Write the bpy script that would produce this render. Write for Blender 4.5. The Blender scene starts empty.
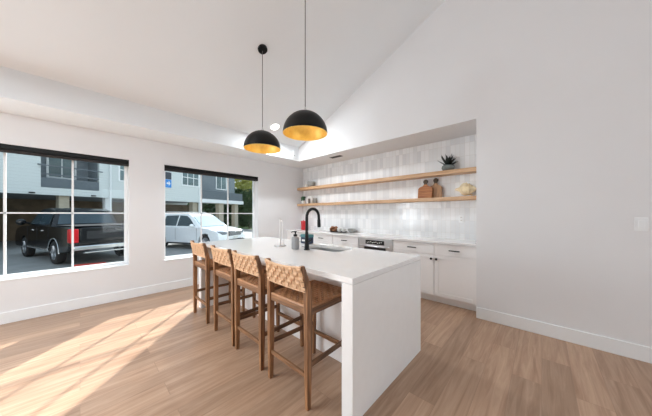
import bpy, math, random
from mathutils import Vector, Matrix
random.seed(7)
PI = math.pi
scene = bpy.context.scene
COL = scene.collection

# ------------------------------------------------------------------ helpers
class MB:
    """collects shapes; build() links them as ONE mesh object"""
    def __init__(s): s.v = []; s.f = []; s.m = []; s.mi = 0
    def add(s, vs, fs):
        b = len(s.v); s.v += [tuple(p) for p in vs]
        s.f += [tuple(i + b for i in f) for f in fs]; s.m += [s.mi] * len(fs); return s
    def box(s, x0, x1, y0, y1, z0, z1, M=None):
        vs = [(x, y, z) for z in (z0, z1) for y in (y0, y1) for x in (x0, x1)]
        if M is not None: vs = [tuple(M @ Vector(p)) for p in vs]
        return s.add(vs, [(0, 2, 3, 1), (4, 5, 7, 6), (0, 1, 5, 4), (2, 6, 7, 3), (0, 4, 6, 2), (1, 3, 7, 5)])
    def bar(s, a, b, w, h, up=(0, 0, 1)):
        """rectangular bar from a to b; w across, h along `up`"""
        a = Vector(a); b = Vector(b); d = (b - a).normalized(); u = Vector(up)
        r = d.cross(u).normalized(); u = r.cross(d).normalized()
        vs = []
        for p in (a, b):
            for sx, sy in ((-1, -1), (1, -1), (1, 1), (-1, 1)):
                vs.append(p + r * (w / 2 * sx) + u * (h / 2 * sy))
        return s.add(vs, [(3, 2, 1, 0), (4, 5, 6, 7), (0, 1, 5, 4), (1, 2, 6, 5), (2, 3, 7, 6), (3, 0, 4, 7)])
    def tube(s, pts, r, n=12, caps=True):
        pts = [Vector(p) for p in pts]; rs = r if isinstance(r, (list, tuple)) else [r] * len(pts)
        vs = []; fs = []; prev = None
        for i, p in enumerate(pts):
            t = (pts[min(i + 1, len(pts) - 1)] - pts[max(i - 1, 0)]).normalized()
            if prev is None:
                a = t.orthogonal().normalized()
            else:
                a = (prev - t * prev.dot(t)).normalized()
            prev = a; b = t.cross(a)
            for k in range(n):
                q = 2 * PI * k / n
                vs.append(p + (a * math.cos(q) + b * math.sin(q)) * rs[i])
        for i in range(len(pts) - 1):
            for k in range(n):
                k2 = (k + 1) % n
                fs.append((i * n + k, i * n + k2, (i + 1) * n + k2, (i + 1) * n + k))
        if caps:
            fs.append(tuple(range(n - 1, -1, -1))); fs.append(tuple(range((len(pts) - 1) * n, len(pts) * n)))
        return s.add(vs, fs)
    def lathe(s, prof, c=(0, 0, 0), n=32, M=None, sy=1.0):
        """prof: list of (r,z); closed at r==0 ends"""
        vs = []; fs = []; rows = []
        for r, z in prof:
            if r < 1e-6:
                rows.append([len(vs)]); vs.append(Vector((0, 0, z)))
            else:
                rows.append(list(range(len(vs), len(vs) + n)))
                vs += [Vector((r * math.cos(2 * PI * k / n), sy * r * math.sin(2 * PI * k / n), z)) for k in range(n)]
        for a, b in zip(rows[:-1], rows[1:]):
            for k in range(n):
                k2 = (k + 1) % n
                if len(a) == 1 and len(b) == 1: break
                if len(a) == 1: fs.append((a[0], b[k2], b[k]))
                elif len(b) == 1: fs.append((a[k], a[k2], b[0]))
                else: fs.append((a[k], a[k2], b[k2], b[k]))
        if M is not None: vs = [M @ p for p in vs]
        vs = [p + Vector(c) for p in vs]
        return s.add(vs, fs)
    def ellipsoid(s, c, r, nu=20, nv=10, M=None):
        prof = [(math.sin(PI * i / nv), -math.cos(PI * i / nv)) for i in range(nv + 1)]
        prof[0] = (0, -1); prof[-1] = (0, 1)
        S = Matrix.Diagonal((r[0], r[1], r[2]))
        return s.lathe(prof, c, nu, (M @ S) if M is not None else S)
    def prism(s, poly, y0, y1, f):
        """poly of (a,b); f(a,b,t)->xyz for t=y0 and t=y1"""
        n = len(poly)
        vs = [f(a, b, y0) for a, b in poly] + [f(a, b, y1) for a, b in poly]
        fs = [tuple(range(n - 1, -1, -1)), tuple(range(n, 2 * n))]
        fs += [(i, (i + 1) % n, n + (i + 1) % n, n + i) for i in range(n)]
        return s.add(vs, fs)
    def loft(s, rings, caps=True):
        n = len(rings[0]); vs = [p for r in rings for p in r]; fs = []
        for i in range(len(rings) - 1):
            for k in range(n):
                k2 = (k + 1) % n
                fs.append((i * n + k, i * n + k2, (i + 1) * n + k2, (i + 1) * n + k))
        if caps:
            fs.append(tuple(range(n - 1, -1, -1))); fs.append(tuple(range((len(rings) - 1) * n, len(rings) * n)))
        return s.add(vs, fs)
    def build(s, name, mat, parent=None, bevel=0, smooth=True, angle=35, seg=2, loc=None):
        me = bpy.data.meshes.new(name); me.from_pydata(s.v, [], s.f)
        mats = mat if isinstance(mat, (list, tuple)) else [mat]
        for m in mats: me.materials.append(m)
        for p, i in zip(me.polygons, s.m): p.material_index = i
        import bmesh
        bm = bmesh.new(); bm.from_mesh(me)
        bmesh.ops.recalc_face_normals(bm, faces=bm.faces[:]); bm.to_mesh(me); bm.free()
        if smooth:
            for p in me.polygons: p.use_smooth = True
            me.set_sharp_from_angle(angle=math.radians(angle))
        o = bpy.data.objects.new(name, me); COL.objects.link(o)
        if parent is not None: o.parent = parent
        if loc is not None: o.location = loc
        if bevel:
            b = o.modifiers.new('bevel', 'BEVEL'); b.width = bevel; b.segments = seg
            b.limit_method = 'ANGLE'; b.angle_limit = math.radians(40); b.harden_normals = False
        return o

def tag(o, label=None, cat=None, group=None, kind=None):
    if label: o['label'] = label
    if cat: o['category'] = cat
    if group: o['group'] = group
    if kind: o['kind'] = kind
    return o
def thing(name, label, cat, loc=(0, 0, 0), rz=0, group=None, kind=None):
    o = bpy.data.objects.new(name, None); COL.objects.link(o)
    o.location = loc; o.rotation_euler = (0, 0, rz); o.empty_display_size = .1
    return tag(o, label, cat, group, kind)
def struct(o, label=None, cat=None): return tag(o, label, cat, None, 'structure')
def dup(root, loc, label, rz=None):
    r = root.copy(); COL.objects.link(r); r.location = loc; r['label'] = label
    if rz is not None: r.rotation_euler = (0, 0, rz)
    for ch in list(root.children):
        c = ch.copy(); COL.objects.link(c); c.parent = r
        for g in list(ch.children):
            d = g.copy(); COL.objects.link(d); d.parent = c
    return r

# ------------------------------------------------------------------ materials
def srgb(r, g, b):
    f = lambda c: (c / 255 / 12.92) if c / 255 <= .04045 else ((c / 255 + .055) / 1.055) ** 2.4
    return (f(r), f(g), f(b), 1)
def new_mat(name):
    m = bpy.data.materials.new(name); m.use_nodes = True
    nt = m.node_tree; return m, nt, nt.nodes['Principled BSDF']
def mat(name, col, rough=.5, metal=0, var=.06, scale=8, bump=0, stretch=None, spec=.5, coat=0):
    """procedural: noise drives a small colour and roughness change"""
    m, nt, b = new_mat(name); N = nt.nodes; L = nt.links
    tc = N.new('ShaderNodeTexCoord'); mp = N.new('ShaderNodeMapping')
    L.new(tc.outputs['Object'], mp.inputs['Vector'])
    if stretch: mp.inputs['Scale'].default_value = stretch
    no = N.new('ShaderNodeTexNoise'); no.inputs['Scale'].default_value = scale; no.inputs['Detail'].default_value = 4
    L.new(mp.outputs['Vector'], no.inputs['Vector'])
    rp = N.new('ShaderNodeValToRGB')
    rp.color_ramp.elements[0].position = .3; rp.color_ramp.elements[1].position = .7
    rp.color_ramp.elements[0].color = [c * (1 - var) for c in col[:3]] + [1]
    rp.color_ramp.elements[1].color = [min(1, c * (1 + var)) for c in col[:3]] + [1]
    L.new(no.outputs['Fac'], rp.inputs['Fac']); L.new(rp.outputs['Color'], b.inputs['Base Color'])
    b.inputs['Roughness'].default_value = rough; b.inputs['Metallic'].default_value = metal
    b.inputs['Specular IOR Level'].default_value = spec
    b.inputs['Coat Weight'].default_value = coat
    if bump:
        bp = N.new('ShaderNodeBump'); bp.inputs['Strength'].default_value = bump; bp.inputs['Distance'].default_value = .01
        L.new(no.outputs['Fac'], bp.inputs['Height']); L.new(bp.outputs['Normal'], b.inputs['Normal'])
    return m
def wood(name, c1, c2, axis='z', scale=1.0, rough=.45):
    m, nt, b = new_mat(name); N = nt.nodes; L = nt.links
    tc = N.new('ShaderNodeTexCoord'); mp = N.new('ShaderNodeMapping')
    s = {'x': (2, 28, 28), 'y': (28, 2, 28), 'z': (28, 28, 2)}[axis]
    mp.inputs['Scale'].default_value = [q * scale for q in s]
    L.new(tc.outputs['Object'], mp.inputs['Vector'])
    no = N.new('ShaderNodeTexNoise'); no.inputs['Scale'].default_value = 1.5; no.inputs['Detail'].default_value = 6
    no.inputs['Distortion'].default_value = .6
    L.new(mp.outputs['Vector'], no.inputs['Vector'])
    rp = N.new('ShaderNodeValToRGB'); rp.color_ramp.elements[0].position = .35; rp.color_ramp.elements[1].position = .68
    rp.color_ramp.elements[0].color = c1; rp.color_ramp.elements[1].color = c2
    L.new(no.outputs['Fac'], rp.inputs['Fac']); L.new(rp.outputs['Color'], b.inputs['Base Color'])
    b.inputs['Roughness'].default_value = rough
    bp = N.new('ShaderNodeBump'); bp.inputs['Strength'].default_value = .08; bp.inputs['Distance'].default_value = .004
    L.new(no.outputs['Fac'], bp.inputs['Height']); L.new(bp.outputs['Normal'], b.inputs['Normal'])
    return m
def emit(name, col, strength):
    m, nt, b = new_mat(name)
    b.inputs['Base Color'].default_value = col; b.inputs['Emission Color'].default_value = col
    b.inputs['Emission Strength'].default_value = strength
    return m

def floor_material():
    m, nt, b = new_mat('plank_floor'); N = nt.nodes; L = nt.links
    ge = N.new('ShaderNodeNewGeometry')
    mp = N.new('ShaderNodeMapping'); mp.inputs['Rotation'].default_value = (0, 0, PI / 2)
    L.new(ge.outputs['Position'], mp.inputs['Vector'])
    br = N.new('ShaderNodeTexBrick'); br.offset = .37; br.offset_frequency = 2
    br.inputs['Scale'].default_value = 1; br.inputs['Brick Width'].default_value = 1.22; br.inputs['Row Height'].default_value = .18
    br.inputs['Mortar Size'].default_value = .0015; br.inputs['Mortar Smooth'].default_value = .1
    br.inputs['Color1'].default_value = (0, 0, 0, 1); br.inputs['Color2'].default_value = (1, 1, 1, 1); br.inputs['Mortar'].default_value = (.5, .5, .5, 1)
    L.new(mp.outputs['Vector'], br.inputs['Vector'])
    # grain stretched along the planks (world y), shifted per plank
    ms = N.new('ShaderNodeMapping'); ms.inputs['Scale'].default_value = (26, 1.6, 1)
    ad = N.new('ShaderNodeVectorMath'); ad.operation = 'MULTIPLY_ADD'
    ad.inputs[1].default_value = (0, 9, 5)
    L.new(br.outputs['Color'], ad.inputs[0]); L.new(ge.outputs['Position'], ad.inputs[2])
    L.new(ad.outputs['Vector'], ms.inputs['Vector'])
    no = N.new('ShaderNodeTexNoise'); no.inputs['Scale'].default_value = 1.0; no.inputs['Detail'].default_value = 7
    no.inputs['Roughness'].default_value = .62; no.inputs['Distortion'].default_value = .8
    L.new(ms.outputs['Vector'], no.inputs['Vector'])
    rp = N.new('ShaderNodeValToRGB'); e = rp.color_ramp.elements
    e[0].position = .30; e[0].color = srgb(152, 119, 95); e[1].position = .72; e[1].color = srgb(191, 160, 135)
    q = e.new(.5); q.color = srgb(173, 141, 116)
    L.new(no.outputs['Fac'], rp.inputs['Fac'])
    hs = N.new('ShaderNodeHueSaturation')
    mr = N.new('ShaderNodeMapRange'); mr.inputs['To Min'].default_value = .84; mr.inputs['To Max'].default_value = 1.12
    L.new(br.outputs['Color'], mr.inputs['Value']); L.new(mr.outputs['Result'], hs.inputs['Value'])
    L.new(rp.outputs['Color'], hs.inputs['Color'])
    mx = N.new('ShaderNodeMix'); mx.data_type = 'RGBA'; mx.inputs['B'].default_value = srgb(95, 66, 50)
    sc = N.new('ShaderNodeMath'); sc.operation = 'MULTIPLY'; sc.inputs[1].default_value = .3
    L.new(br.outputs['Fac'], sc.inputs[0]); L.new(sc.outputs[0], mx.inputs['Factor'])
    L.new(hs.outputs['Color'], mx.inputs['A']); L.new(mx.outputs['Result'], b.inputs['Base Color'])
    b.inputs['Roughness'].default_value = .36
    bp = N.new('ShaderNodeBump'); bp.inputs['Strength'].default_value = .12; bp.inputs['Distance'].default_value = .004
    L.new(no.outputs['Fac'], bp.inputs['Height']); L.new(bp.outputs['Normal'], b.inputs['Normal'])
    return m

def tile_material():
    m, nt, b = new_mat('glazed_wall_tile'); N = nt.nodes; L = nt.links
    ge = N.new('ShaderNodeNewGeometry'); mp = N.new('ShaderNodeMapping')
    mp.inputs['Rotation'].default_value = (PI / 2, 0, 0)      # world x,z -> texture x,y
    L.new(ge.outputs['Position'], mp.inputs['Vector'])
    br = N.new('ShaderNodeTexBrick'); br.offset = 0
    br.inputs['Scale'].default_value = 1; br.inputs['Brick Width'].default_value = .068; br.inputs['Row Height'].default_value = .203
    br.inputs['Mortar Size'].default_value = .0022; br.inputs['Mortar Smooth'].default_value = .2
    br.inputs['Color1'].default_value = (0, 0, 0, 1); br.inputs['Color2'].default_value = (1, 1, 1, 1); br.inputs['Mortar'].default_value = (.6, .6, .6, 1)
    L.new(mp.outputs['Vector'], br.inputs['Vector'])
    rp = N.new('ShaderNodeValToRGB'); e = rp.color_ramp.elements
    e[0].position = 0; e[0].color = srgb(226, 228, 230); e[1].position = 1; e[1].color = srgb(245, 246, 247)
    q = e.new(.5); q.color = srgb(237, 239, 240)
    L.new(br.outputs['Color'], rp.inputs['Fac'])
    mx = N.new('ShaderNodeMix'); mx.data_type = 'RGBA'; mx.inputs['B'].default_value = srgb(228, 226, 223)
    L.new(br.outputs['Fac'], mx.inputs['Factor']); L.new(rp.outputs['Color'], mx.inputs['A'])
    L.new(mx.outputs['Result'], b.inputs['Base Color'])
    b.inputs['Roughness'].default_value = .12
    # hand-made surface: each tile tilted a little, plus a gentle ripple
    no = N.new('ShaderNodeTexNoise'); no.inputs['Scale'].default_value = 11; no.inputs['Detail'].default_value = 2
    L.new(ge.outputs['Position'], no.inputs['Vector'])
    no2 = N.new('ShaderNodeTexNoise'); no2.inputs['Scale'].default_value = 4
    ad = N.new('ShaderNodeVectorMath'); ad.operation = 'MULTIPLY_ADD'; ad.inputs[1].default_value = (7, 7, 7)
    L.new(br.outputs['Color'], ad.inputs[0]); L.new(ge.outputs['Position'], ad.inputs[2]); L.new(ad.outputs['Vector'], no2.inputs['Vector'])
    sm = N.new('ShaderNodeMath'); sm.operation = 'ADD'; L.new(no.outputs['Fac'], sm.inputs[0]); L.new(no2.outputs['Fac'], sm.inputs[1])
    su = N.new('ShaderNodeMath'); su.operation = 'MULTIPLY_ADD'; su.inputs[1].default_value = -.5
    L.new(br.outputs['Fac'], su.inputs[0]); L.new(sm.outputs[0], su.inputs[2])
    bp = N.new('ShaderNodeBump'); bp.inputs['Strength'].default_value = .35; bp.inputs['Distance'].default_value = .012
    L.new(su.outputs[0], bp.inputs['Height']); L.new(bp.outputs['Normal'], b.inputs['Normal'])
    return m

def glass_pane_material(name, tint, refl=1.0):
    m = bpy.data.materials.new(name); m.use_nodes = True; nt = m.node_tree; N = nt.nodes; L = nt.links
    N.remove(N['Principled BSDF'])
    tr = N.new('ShaderNodeBsdfTransparent'); tr.inputs['Color'].default_value = tint
    gl = N.new('ShaderNodeBsdfGlossy'); gl.inputs['Roughness'].default_value = .02
    lw = N.new('ShaderNodeLayerWeight'); lw.inputs['Blend'].default_value = .5
    pw = N.new('ShaderNodeMath'); pw.operation = 'POWER'; pw.inputs[1].default_value = 5; L.new(lw.outputs['Facing'], pw.inputs[0])
    fr = N.new('ShaderNodeMath'); fr.operation = 'MULTIPLY_ADD'; fr.inputs[1].default_value = .95; fr.inputs[2].default_value = .035; L.new(pw.outputs[0], fr.inputs[0])
    no = N.new('ShaderNodeTexNoise'); no.inputs['Scale'].default_value = 2
    ml = N.new('ShaderNodeMath'); ml.operation = 'MULTIPLY'; ml.inputs[1].default_value = refl
    L.new(fr.outputs[0], ml.inputs[0])
    bp = N.new('ShaderNodeBump'); bp.inputs['Strength'].default_value = .01; L.new(no.outputs['Fac'], bp.inputs['Height'])
    L.new(bp.outputs['Normal'], gl.inputs['Normal'])
    mx = N.new('ShaderNodeMixShader'); L.new(ml.outputs[0], mx.inputs[0]); L.new(tr.outputs[0], mx.inputs[1]); L.new(gl.outputs[0], mx.inputs[2])
    L.new(mx.outputs[0], N['Material Output'].inputs['Surface'])
    return m

def siding_material(name, col, pitch=.16):
    m, nt, b = new_mat(name); N = nt.nodes; L = nt.links
    ge = N.new('ShaderNodeNewGeometry'); sp = N.new('ShaderNodeSeparateXYZ'); L.new(ge.outputs['Position'], sp.inputs[0])
    dv = N.new('ShaderNodeMath'); dv.operation = 'DIVIDE'; dv.inputs[1].default_value = pitch; L.new(sp.outputs['Z'], dv.inputs[0])
    fr = N.new('ShaderNodeMath'); fr.operation = 'FRACT'; L.new(dv.outputs[0], fr.inputs[0])
    rp = N.new('ShaderNodeValToRGB'); rp.color_ramp.elements[0].position = .0; rp.color_ramp.elements[1].position = .12
    rp.color_ramp.elements[0].color = [c * .7 for c in col[:3]] + [1]; rp.color_ramp.elements[1].color = col
    L.new(fr.outputs[0], rp.inputs['Fac']); L.new(rp.outputs['Color'], b.inputs['Base Color'])
    bp = N.new('ShaderNodeBump'); bp.inputs['Distance'].default_value = .02; bp.inputs['Strength'].default_value = .5
    L.new(fr.outputs[0], bp.inputs['Height']); L.new(bp.outputs['Normal'], b.inputs['Normal'])
    b.inputs['Roughness'].default_value = .7
    return m

WALL = mat('wall_paint', srgb(230, 230, 231), .75, var=.008, scale=3, spec=.3)
CEIL = mat('ceiling_paint', srgb(233, 236, 238), .85, var=.006, scale=3, spec=.2)
TRIM = mat('trim_paint', srgb(239, 241, 242), .4, var=.006, scale=4)
CAB = mat('cabinet_paint', srgb(243, 241, 240), .38, var=.008, scale=5)
QUARTZ = mat('white_quartz', srgb(238, 237, 236), .16, var=.012, scale=14)
FLOOR = floor_material()
TILE = tile_material()
BLACK = mat('matte_black', srgb(14, 14, 15), .5, var=.15, scale=20, spec=.25)
BLACKM = mat('satin_black_metal', srgb(15, 15, 16), .38, var=.1, scale=20, spec=.3)
BLINDM = mat('blind_fabric', srgb(46, 44, 44), .8, var=.1, scale=60)
GOLD = mat('gold_leaf', srgb(252, 218, 128), .42, metal=.6, var=.08, scale=30, bump=.05)
STEEL = mat('brushed_steel', srgb(200, 200, 200), .28, metal=1, var=.06, scale=30, stretch=(1, 1, 20))
CHROME = mat('chrome', srgb(225, 226, 228), .12, metal=1, var=.03, scale=10)
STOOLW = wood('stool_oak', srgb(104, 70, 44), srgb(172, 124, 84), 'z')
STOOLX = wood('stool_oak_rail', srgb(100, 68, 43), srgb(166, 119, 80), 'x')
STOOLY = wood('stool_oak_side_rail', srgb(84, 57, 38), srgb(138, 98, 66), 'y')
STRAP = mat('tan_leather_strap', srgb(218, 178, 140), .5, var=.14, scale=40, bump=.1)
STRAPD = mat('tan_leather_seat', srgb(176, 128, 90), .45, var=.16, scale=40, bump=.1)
SHELFW = wood('shelf_oak', srgb(190, 148, 108), srgb(222, 186, 148), 'x')
GLASS = glass_pane_material('window_glass', (.92, .945, .935, 1), .25)
WHITEC = mat('white_ceramic', srgb(236, 234, 230), .25, var=.02)
LOWBOUNCE = mat('bounce_cut_wall', srgb(120, 120, 122), .8, var=.01, scale=3)  # unseen right wall darkened to cut its bounce light
LAMP = emit('downlight_diffuser', srgb(255, 252, 246), 4)

# ------------------------------------------------------------------ room shell
XW = -4.72          # window wall
YF = 3.46           # front wall plane
YT = 4.128          # tiled wall inside the recess
ZC = 2.54           # low ceiling
XS = -4.10          # face of the soffit
XN = -0.61          # right side of the recess
XR = 6.8; YB = -4.2
OUT = -4.905
def sl(x): return 2.86 + .455 * (x - XS)
RID = 1.2

fl = MB().box(OUT, XR + .2, YB - .2, YT + .2, -.2, 0).build('floor', FLOOR, smooth=False); struct(fl, 'brown wood plank floor of the kitchen', 'floor')

W1 = (-1.25, .524); W2 = (.988, 2.772); ZS = .515; ZH = 2.168
wl = MB()
wl.box(OUT, XW, YB - .2, YT + .2, 0, ZS)
wl.box(OUT, XW, YB - .2, YT + .2, ZH, 2.9)
W3 = (-3.7, -1.93)  # opening added for the unseen left fill light
for a, b in ((YB - .2, W3[0]), (W3[1], W1[0]), (W1[1], W2[0]), (W2[1], YT + .2)): wl.box(OUT, XW, a, b, ZS, ZH)
struct(wl.build('wall_left', WALL, smooth=False), 'white window wall on the left', 'wall')
wf = MB()
wf.box(XS, XN, YF, YT + .2, ZC, 5.6)
wf.box(XN, XR + .2, YF, YT + .2, 0, 5.6)
struct(wf.build('wall_front', WALL, smooth=False), 'tall white wall above and right of the tiled recess', 'wall')
wt = MB().box(OUT + .05, XN, YT, YT + .2, 0, ZC)
struct(wt.build('wall_back', TILE, smooth=False), 'glossy pale tiled wall of the kitchen recess', 'wall')
so = MB().box(XW, XS, YB - .2, YT + .2, ZC, 2.88)
struct(so.build('ceiling_soffit', CEIL, smooth=False), 'low flat soffit above the windows', 'ceiling')
ce = MB()
poly = [(OUT, 2.88), (XS, 2.88), (XS, sl(XS)), (RID, sl(RID)), (XR + .2, sl(RID) - .455 * (XR + .2 - RID)),
        (XR + .2, sl(RID) - .455 * (XR + .2 - RID) + .25), (RID, sl(RID) + .25), (XS, sl(XS) + .25), (OUT, 3.1)]
ce.prism(poly, YB - .2, YT + .2, lambda a, b, t: (a, t, b))
struct(ce.build('ceiling', CEIL, smooth=False), 'white sloping vaulted ceiling', 'ceiling')
wr = MB().box(XR, XR + .2, YB - .2, .7, 0, 5).box(XR, XR + .2, 3.1, YF, 0, 5).box(XR, XR + .2, .7, 3.1, 0, .3).box(XR, XR + .2, .7, 3.1, 2.7, 5)  # gap added for the unseen right fill light
struct(wr.build('wall_right', LOWBOUNCE, smooth=False), 'plain wall far to the right', 'wall')
wb = MB().box(XW, XR, YB - .2, YB, 0, ZC).box(XS, XR, YB - .2, YB, ZC, 5.6)
struct(wb.build('wall_rear', WALL, smooth=False), 'plain wall behind the viewer', 'wall')

def baseboard(name, x0, x1, y0, y1, label):
    m = MB().box(x0, x1, y0, y1, 0, .14)
    return struct(m.build(name, TRIM, bevel=.004), label, 'baseboard')
baseboard('baseboard_left', XW, XW + .015, YB, 3.6, 'white baseboard below the windows')
baseboard('baseboard_right', XN, XR, YF - .015, YF, 'white baseboard along the plain right wall')

# windows: frame, muntins, panes, sill
def window(name, y0, y1, mun, label):
    t = thing(name, label, 'window', (0, 0, 0), kind='structure')
    xa, xb = -4.90, -4.855; w = .042
    f = MB()
    f.box(xa, xb, y0, y0 + w, ZS, ZH); f.box(xa, xb, y1 - w, y1, ZS, ZH)
    f.box(xa, xb, y0 + w, y1 - w, ZS, ZS + .05); f.box(xa, xb, y0 + w, y1 - w, ZH - .05, ZH)
    f.build('frame', TRIM, t, bevel=.003)
    zm = 1.335
    for y in mun: MB().box(-4.888, -4.868, y - .011, y + .011, ZS + .05, ZH - .05).build('muntin', TRIM, t)
    MB().box(-4.888, -4.868, y0 + w, y1 - w, zm - .009, zm + .009).build('muntin', TRIM, t)
    MB().box(-4.881, -4.875, y0 + w, y1 - w, ZS + .05, ZH - .05).build('pane', GLASS, t, smooth=False)
    MB().box(-4.855, XW + .008, y0 + .001, y1 - .001, ZS, ZS + .014).build('sill', TRIM, t, bevel=.003)
    return t
window('window_1', W1[0], W1[1], (-.64, -.072), 'wide window at left with the dark truck beyond')
window('window_2', W2[0], W2[1], (1.625, 2.15), 'wide window with the white car beyond')
window('fill_window', W3[0], W3[1], (-3.12, -2.53), 'added window behind the viewer, framing a fill light')  # window added around the left fill, out of view
def blind(y0, y1, label):
    t = thing('roller_blind', label, 'blind', (XW - .045, (y0 + y1) / 2, 2.12), group='roller blinds')
    w = (y1 - y0) / 2
    MB().box(-.05, .043, -w + .004, w - .004, -.012, .046).build('cassette', BLACK, t, bevel=.006)
    MB().tube([(-.005, -w + .01, -.024), (-.005, w - .01, -.024)], .026, 16).build('rolled_fabric', BLINDM, t)
    for s in (-1, 1):
        MB().box(-.045, .048, s * (w - .004) - .004, s * (w - .004) + .004, -.046, .048).build('bracket', BLACK, t)
    return t
blind(W1[0], W1[1], 'black rolled-up blind over the left window'); blind(W2[0], W2[1], 'black rolled-up blind over the window with the white car')

# ------------------------------------------------------------------ island
IX0, IX1, IY0, IY1 = -3.56, -.855, 1.155, 2.254
ZT = .92
isl = thing('kitchen_island', 'white island cabinet under the stools and worktop', 'island', (-2.2, 1.9, 0))
def ib(name, x0, x1, y0, y1, z0, z1, m=CAB, par=isl, bevel=.002, org=(-2.2, 1.9, 0)):
    return MB().box(x0 - org[0], x1 - org[0], y0 - org[1], y1 - org[1], z0 - org[2], z1 - org[2]).build(name, m, par, bevel=bevel)
ib('back_panel', -3.468, -.947, 1.585, 1.605, .0, .879)
ib('plinth', -3.468, -.947, 1.607, 2.17, 0, .1)
ib('bottom_shelf', -3.468, -.947, 1.607, 2.2, .101, .119)
nx = 4; wdt = (3.468 - .947) / nx
for k in range(nx):
    x0 = -3.468 + k * wdt + .003; x1 = x0 + wdt - .006
    d = ib('door', x0, x1, 2.205, 2.225, .12, .87)
    MB().lathe([(0, 0), (.006, 0), (.006, .016), (.013, .02), (.013, .027), (0, .029)], (x1 - .05 + 2.2, .325, .75), 14, Matrix.Rotation(-PI / 2, 3, 'X')).build('knob', BLACKM, d)

def rrect(x0, x1, y0, y1, r, n=6):
    pts = []
    for cx, cy, a in ((x1 - r, y1 - r, 0), (x0 + r, y1 - r, 90), (x0 + r, y0 + r, 180), (x1 - r, y0 + r, 270)):
        for k in range(n + 1):
            q = math.radians(a + 90 * k / n); pts.append((cx + r * math.cos(q), cy + r * math.sin(q)))
    return pts
SK = (-2.18, -1.57, 1.83, 2.17)
wk = thing('island_worktop', 'white quartz worktop with waterfall ends on the island', 'worktop', (-2.2, 1.7, .88))
def slab_with_hole():
    inn = rrect(*SK, .09); cx, cy = (SK[0] + SK[1]) / 2, (SK[2] + SK[3]) / 2
    out = []
    for x, y in inn:
        dx, dy = x - cx, y - cy; t = 1e9
        if dx > 1e-9: t = min(t, (IX1 - cx) / dx)
        if dx < -1e-9: t = min(t, (IX0 - cx) / dx)
        if dy > 1e-9: t = min(t, (IY1 - cy) / dy)
        if dy < -1e-9: t = min(t, (IY0 - cy) / dy)
        out.append([cx + dx * t, cy + dy * t])
    for c in ((IX0, IY0), (IX1, IY0), (IX0, IY1), (IX1, IY1)):
        # put the outline point whose direction is nearest onto the corner
        i = min(range(len(out)), key=lambda k: abs((math.atan2(out[k][1] - cy, out[k][0] - cx) - math.atan2(c[1] - cy, c[0] - cx) + PI) % (2 * PI) - PI))
        out[i] = list(c)
    n = len(inn); o = (-2.2, 1.7, .88); vs = []
    for z in (.88, ZT):
        vs += [(x - o[0], y - o[1], z - o[2]) for x, y in inn] + [(x - o[0], y - o[1], z - o[2]) for x, y in out]
    fs = []
    for k in range(n):
        k2 = (k + 1) % n
        fs += [(k, k2, n + k2, n + k), (2 * n + k, 3 * n + k, 3 * n + k2, 2 * n + k2),
               (n + k, n + k2, 3 * n + k2, 3 * n + k), (k, 2 * n + k, 2 * n + k2, k2)]
    return MB().add(vs, fs)
slab_with_hole().build('slab', QUARTZ, wk, bevel=.003)
for x0, x1 in ((IX0, IX0 + .09), (IX1 - .09, IX1)):
    ib('end_panel', x0, x1, IY0, IY1, 0, .8785, QUARTZ, wk, .003, (-2.2, 1.7, .88))

# sink under the worktop
sk = thing('sink', 'stainless steel sink set into the island worktop', 'sink', (-1.85, 1.985, .66))
def sink_basin():
    rings = []
    o = (-1.85, 1.985, .66)
    for gx, z, r in ((-.02, .8785, .1), (.012, .8785, .085), (.014, .72, .08), (.03, .69, .07), (.06, .685, .05)):
        rings.append([(x - o[0], y - o[1], z - o[2]) for x, y in rrect(SK[0] + gx - .01, SK[1] - gx + .01, SK[2] + gx - .01, SK[3] - gx + .01, r)])
    m = MB().loft(rings, False); n = len(rings[0]); b = 4 * n
    m.f.append(tuple(range(b, b + n))); m.m.append(0)
    return m
bs = sink_basin().build('basin', STEEL, sk, angle=50)
so_ = bs.modifiers.new('thick', 'SOLIDIFY'); so_.thickness = .003; so_.offset = 1
MB().lathe([(0, .028), (.035, .028), (.045, .034), (.045, .026), (0, .026)], (0, 0, 0), 24).build('drain', CHROME, sk)

# faucet
fa = thing('faucet', 'tall matte black gooseneck faucet beside the sink', 'faucet', (-1.92, 1.735, ZT))
MB().lathe([(0, 0), (.034, 0), (.034, .006), (.026, .012), (.0235, .1), (.020, .17), (.018, .20)], n=24).build('base', BLACKM, fa)
pts = [(0, 0, .18), (0, 0, .3), (0, 0, .365)]
for k in range(1, 13):
    q = PI * k / 12; pts.append((0, .095 - .095 * math.cos(q), .365 + .095 * math.sin(q)))
pts += [(0, .192, .32)]
MB().tube(pts, .0165, 16).build('spout', BLACKM, fa)
MB().tube([(0, .191, .335), (0, .194, .26), (0, .195, .245)], [.019, .021, .019], 16).build('spray_head', BLACKM, fa)
MB().tube([(.015, 0, .09), (.045, 0, .1), (.095, -.01, .125)], [.011, .010, .006], 12).build('lever', BLACKM, fa)

# soap dispenser
SOAP = mat('grey_frosted_bottle', srgb(150, 151, 153), .3, var=.05)
sd = thing('soap_dispenser', 'grey soap bottle with black pump beside the faucet', 'soap dispenser', (-2.065, 1.69, ZT))
MB().lathe([(0, 0), (.041, 0), (.045, .006), (.045, .118), (.040, .134), (.02, .142), (.02, .148), (0, .148)], n=28).build('bottle', SOAP, sd)
pm = MB().lathe([(0, .148), (.022, .148), (.022, .168), (.008, .17), (.008, .19), (.017, .192), (.017, .204), (0, .205)], n=20)
pm.tube([(0, 0, .198), (-.02, -.028, .198), (-.027, -.038, .19)], .006, 10)
pm.build('pump', BLACK, sd)
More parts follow.
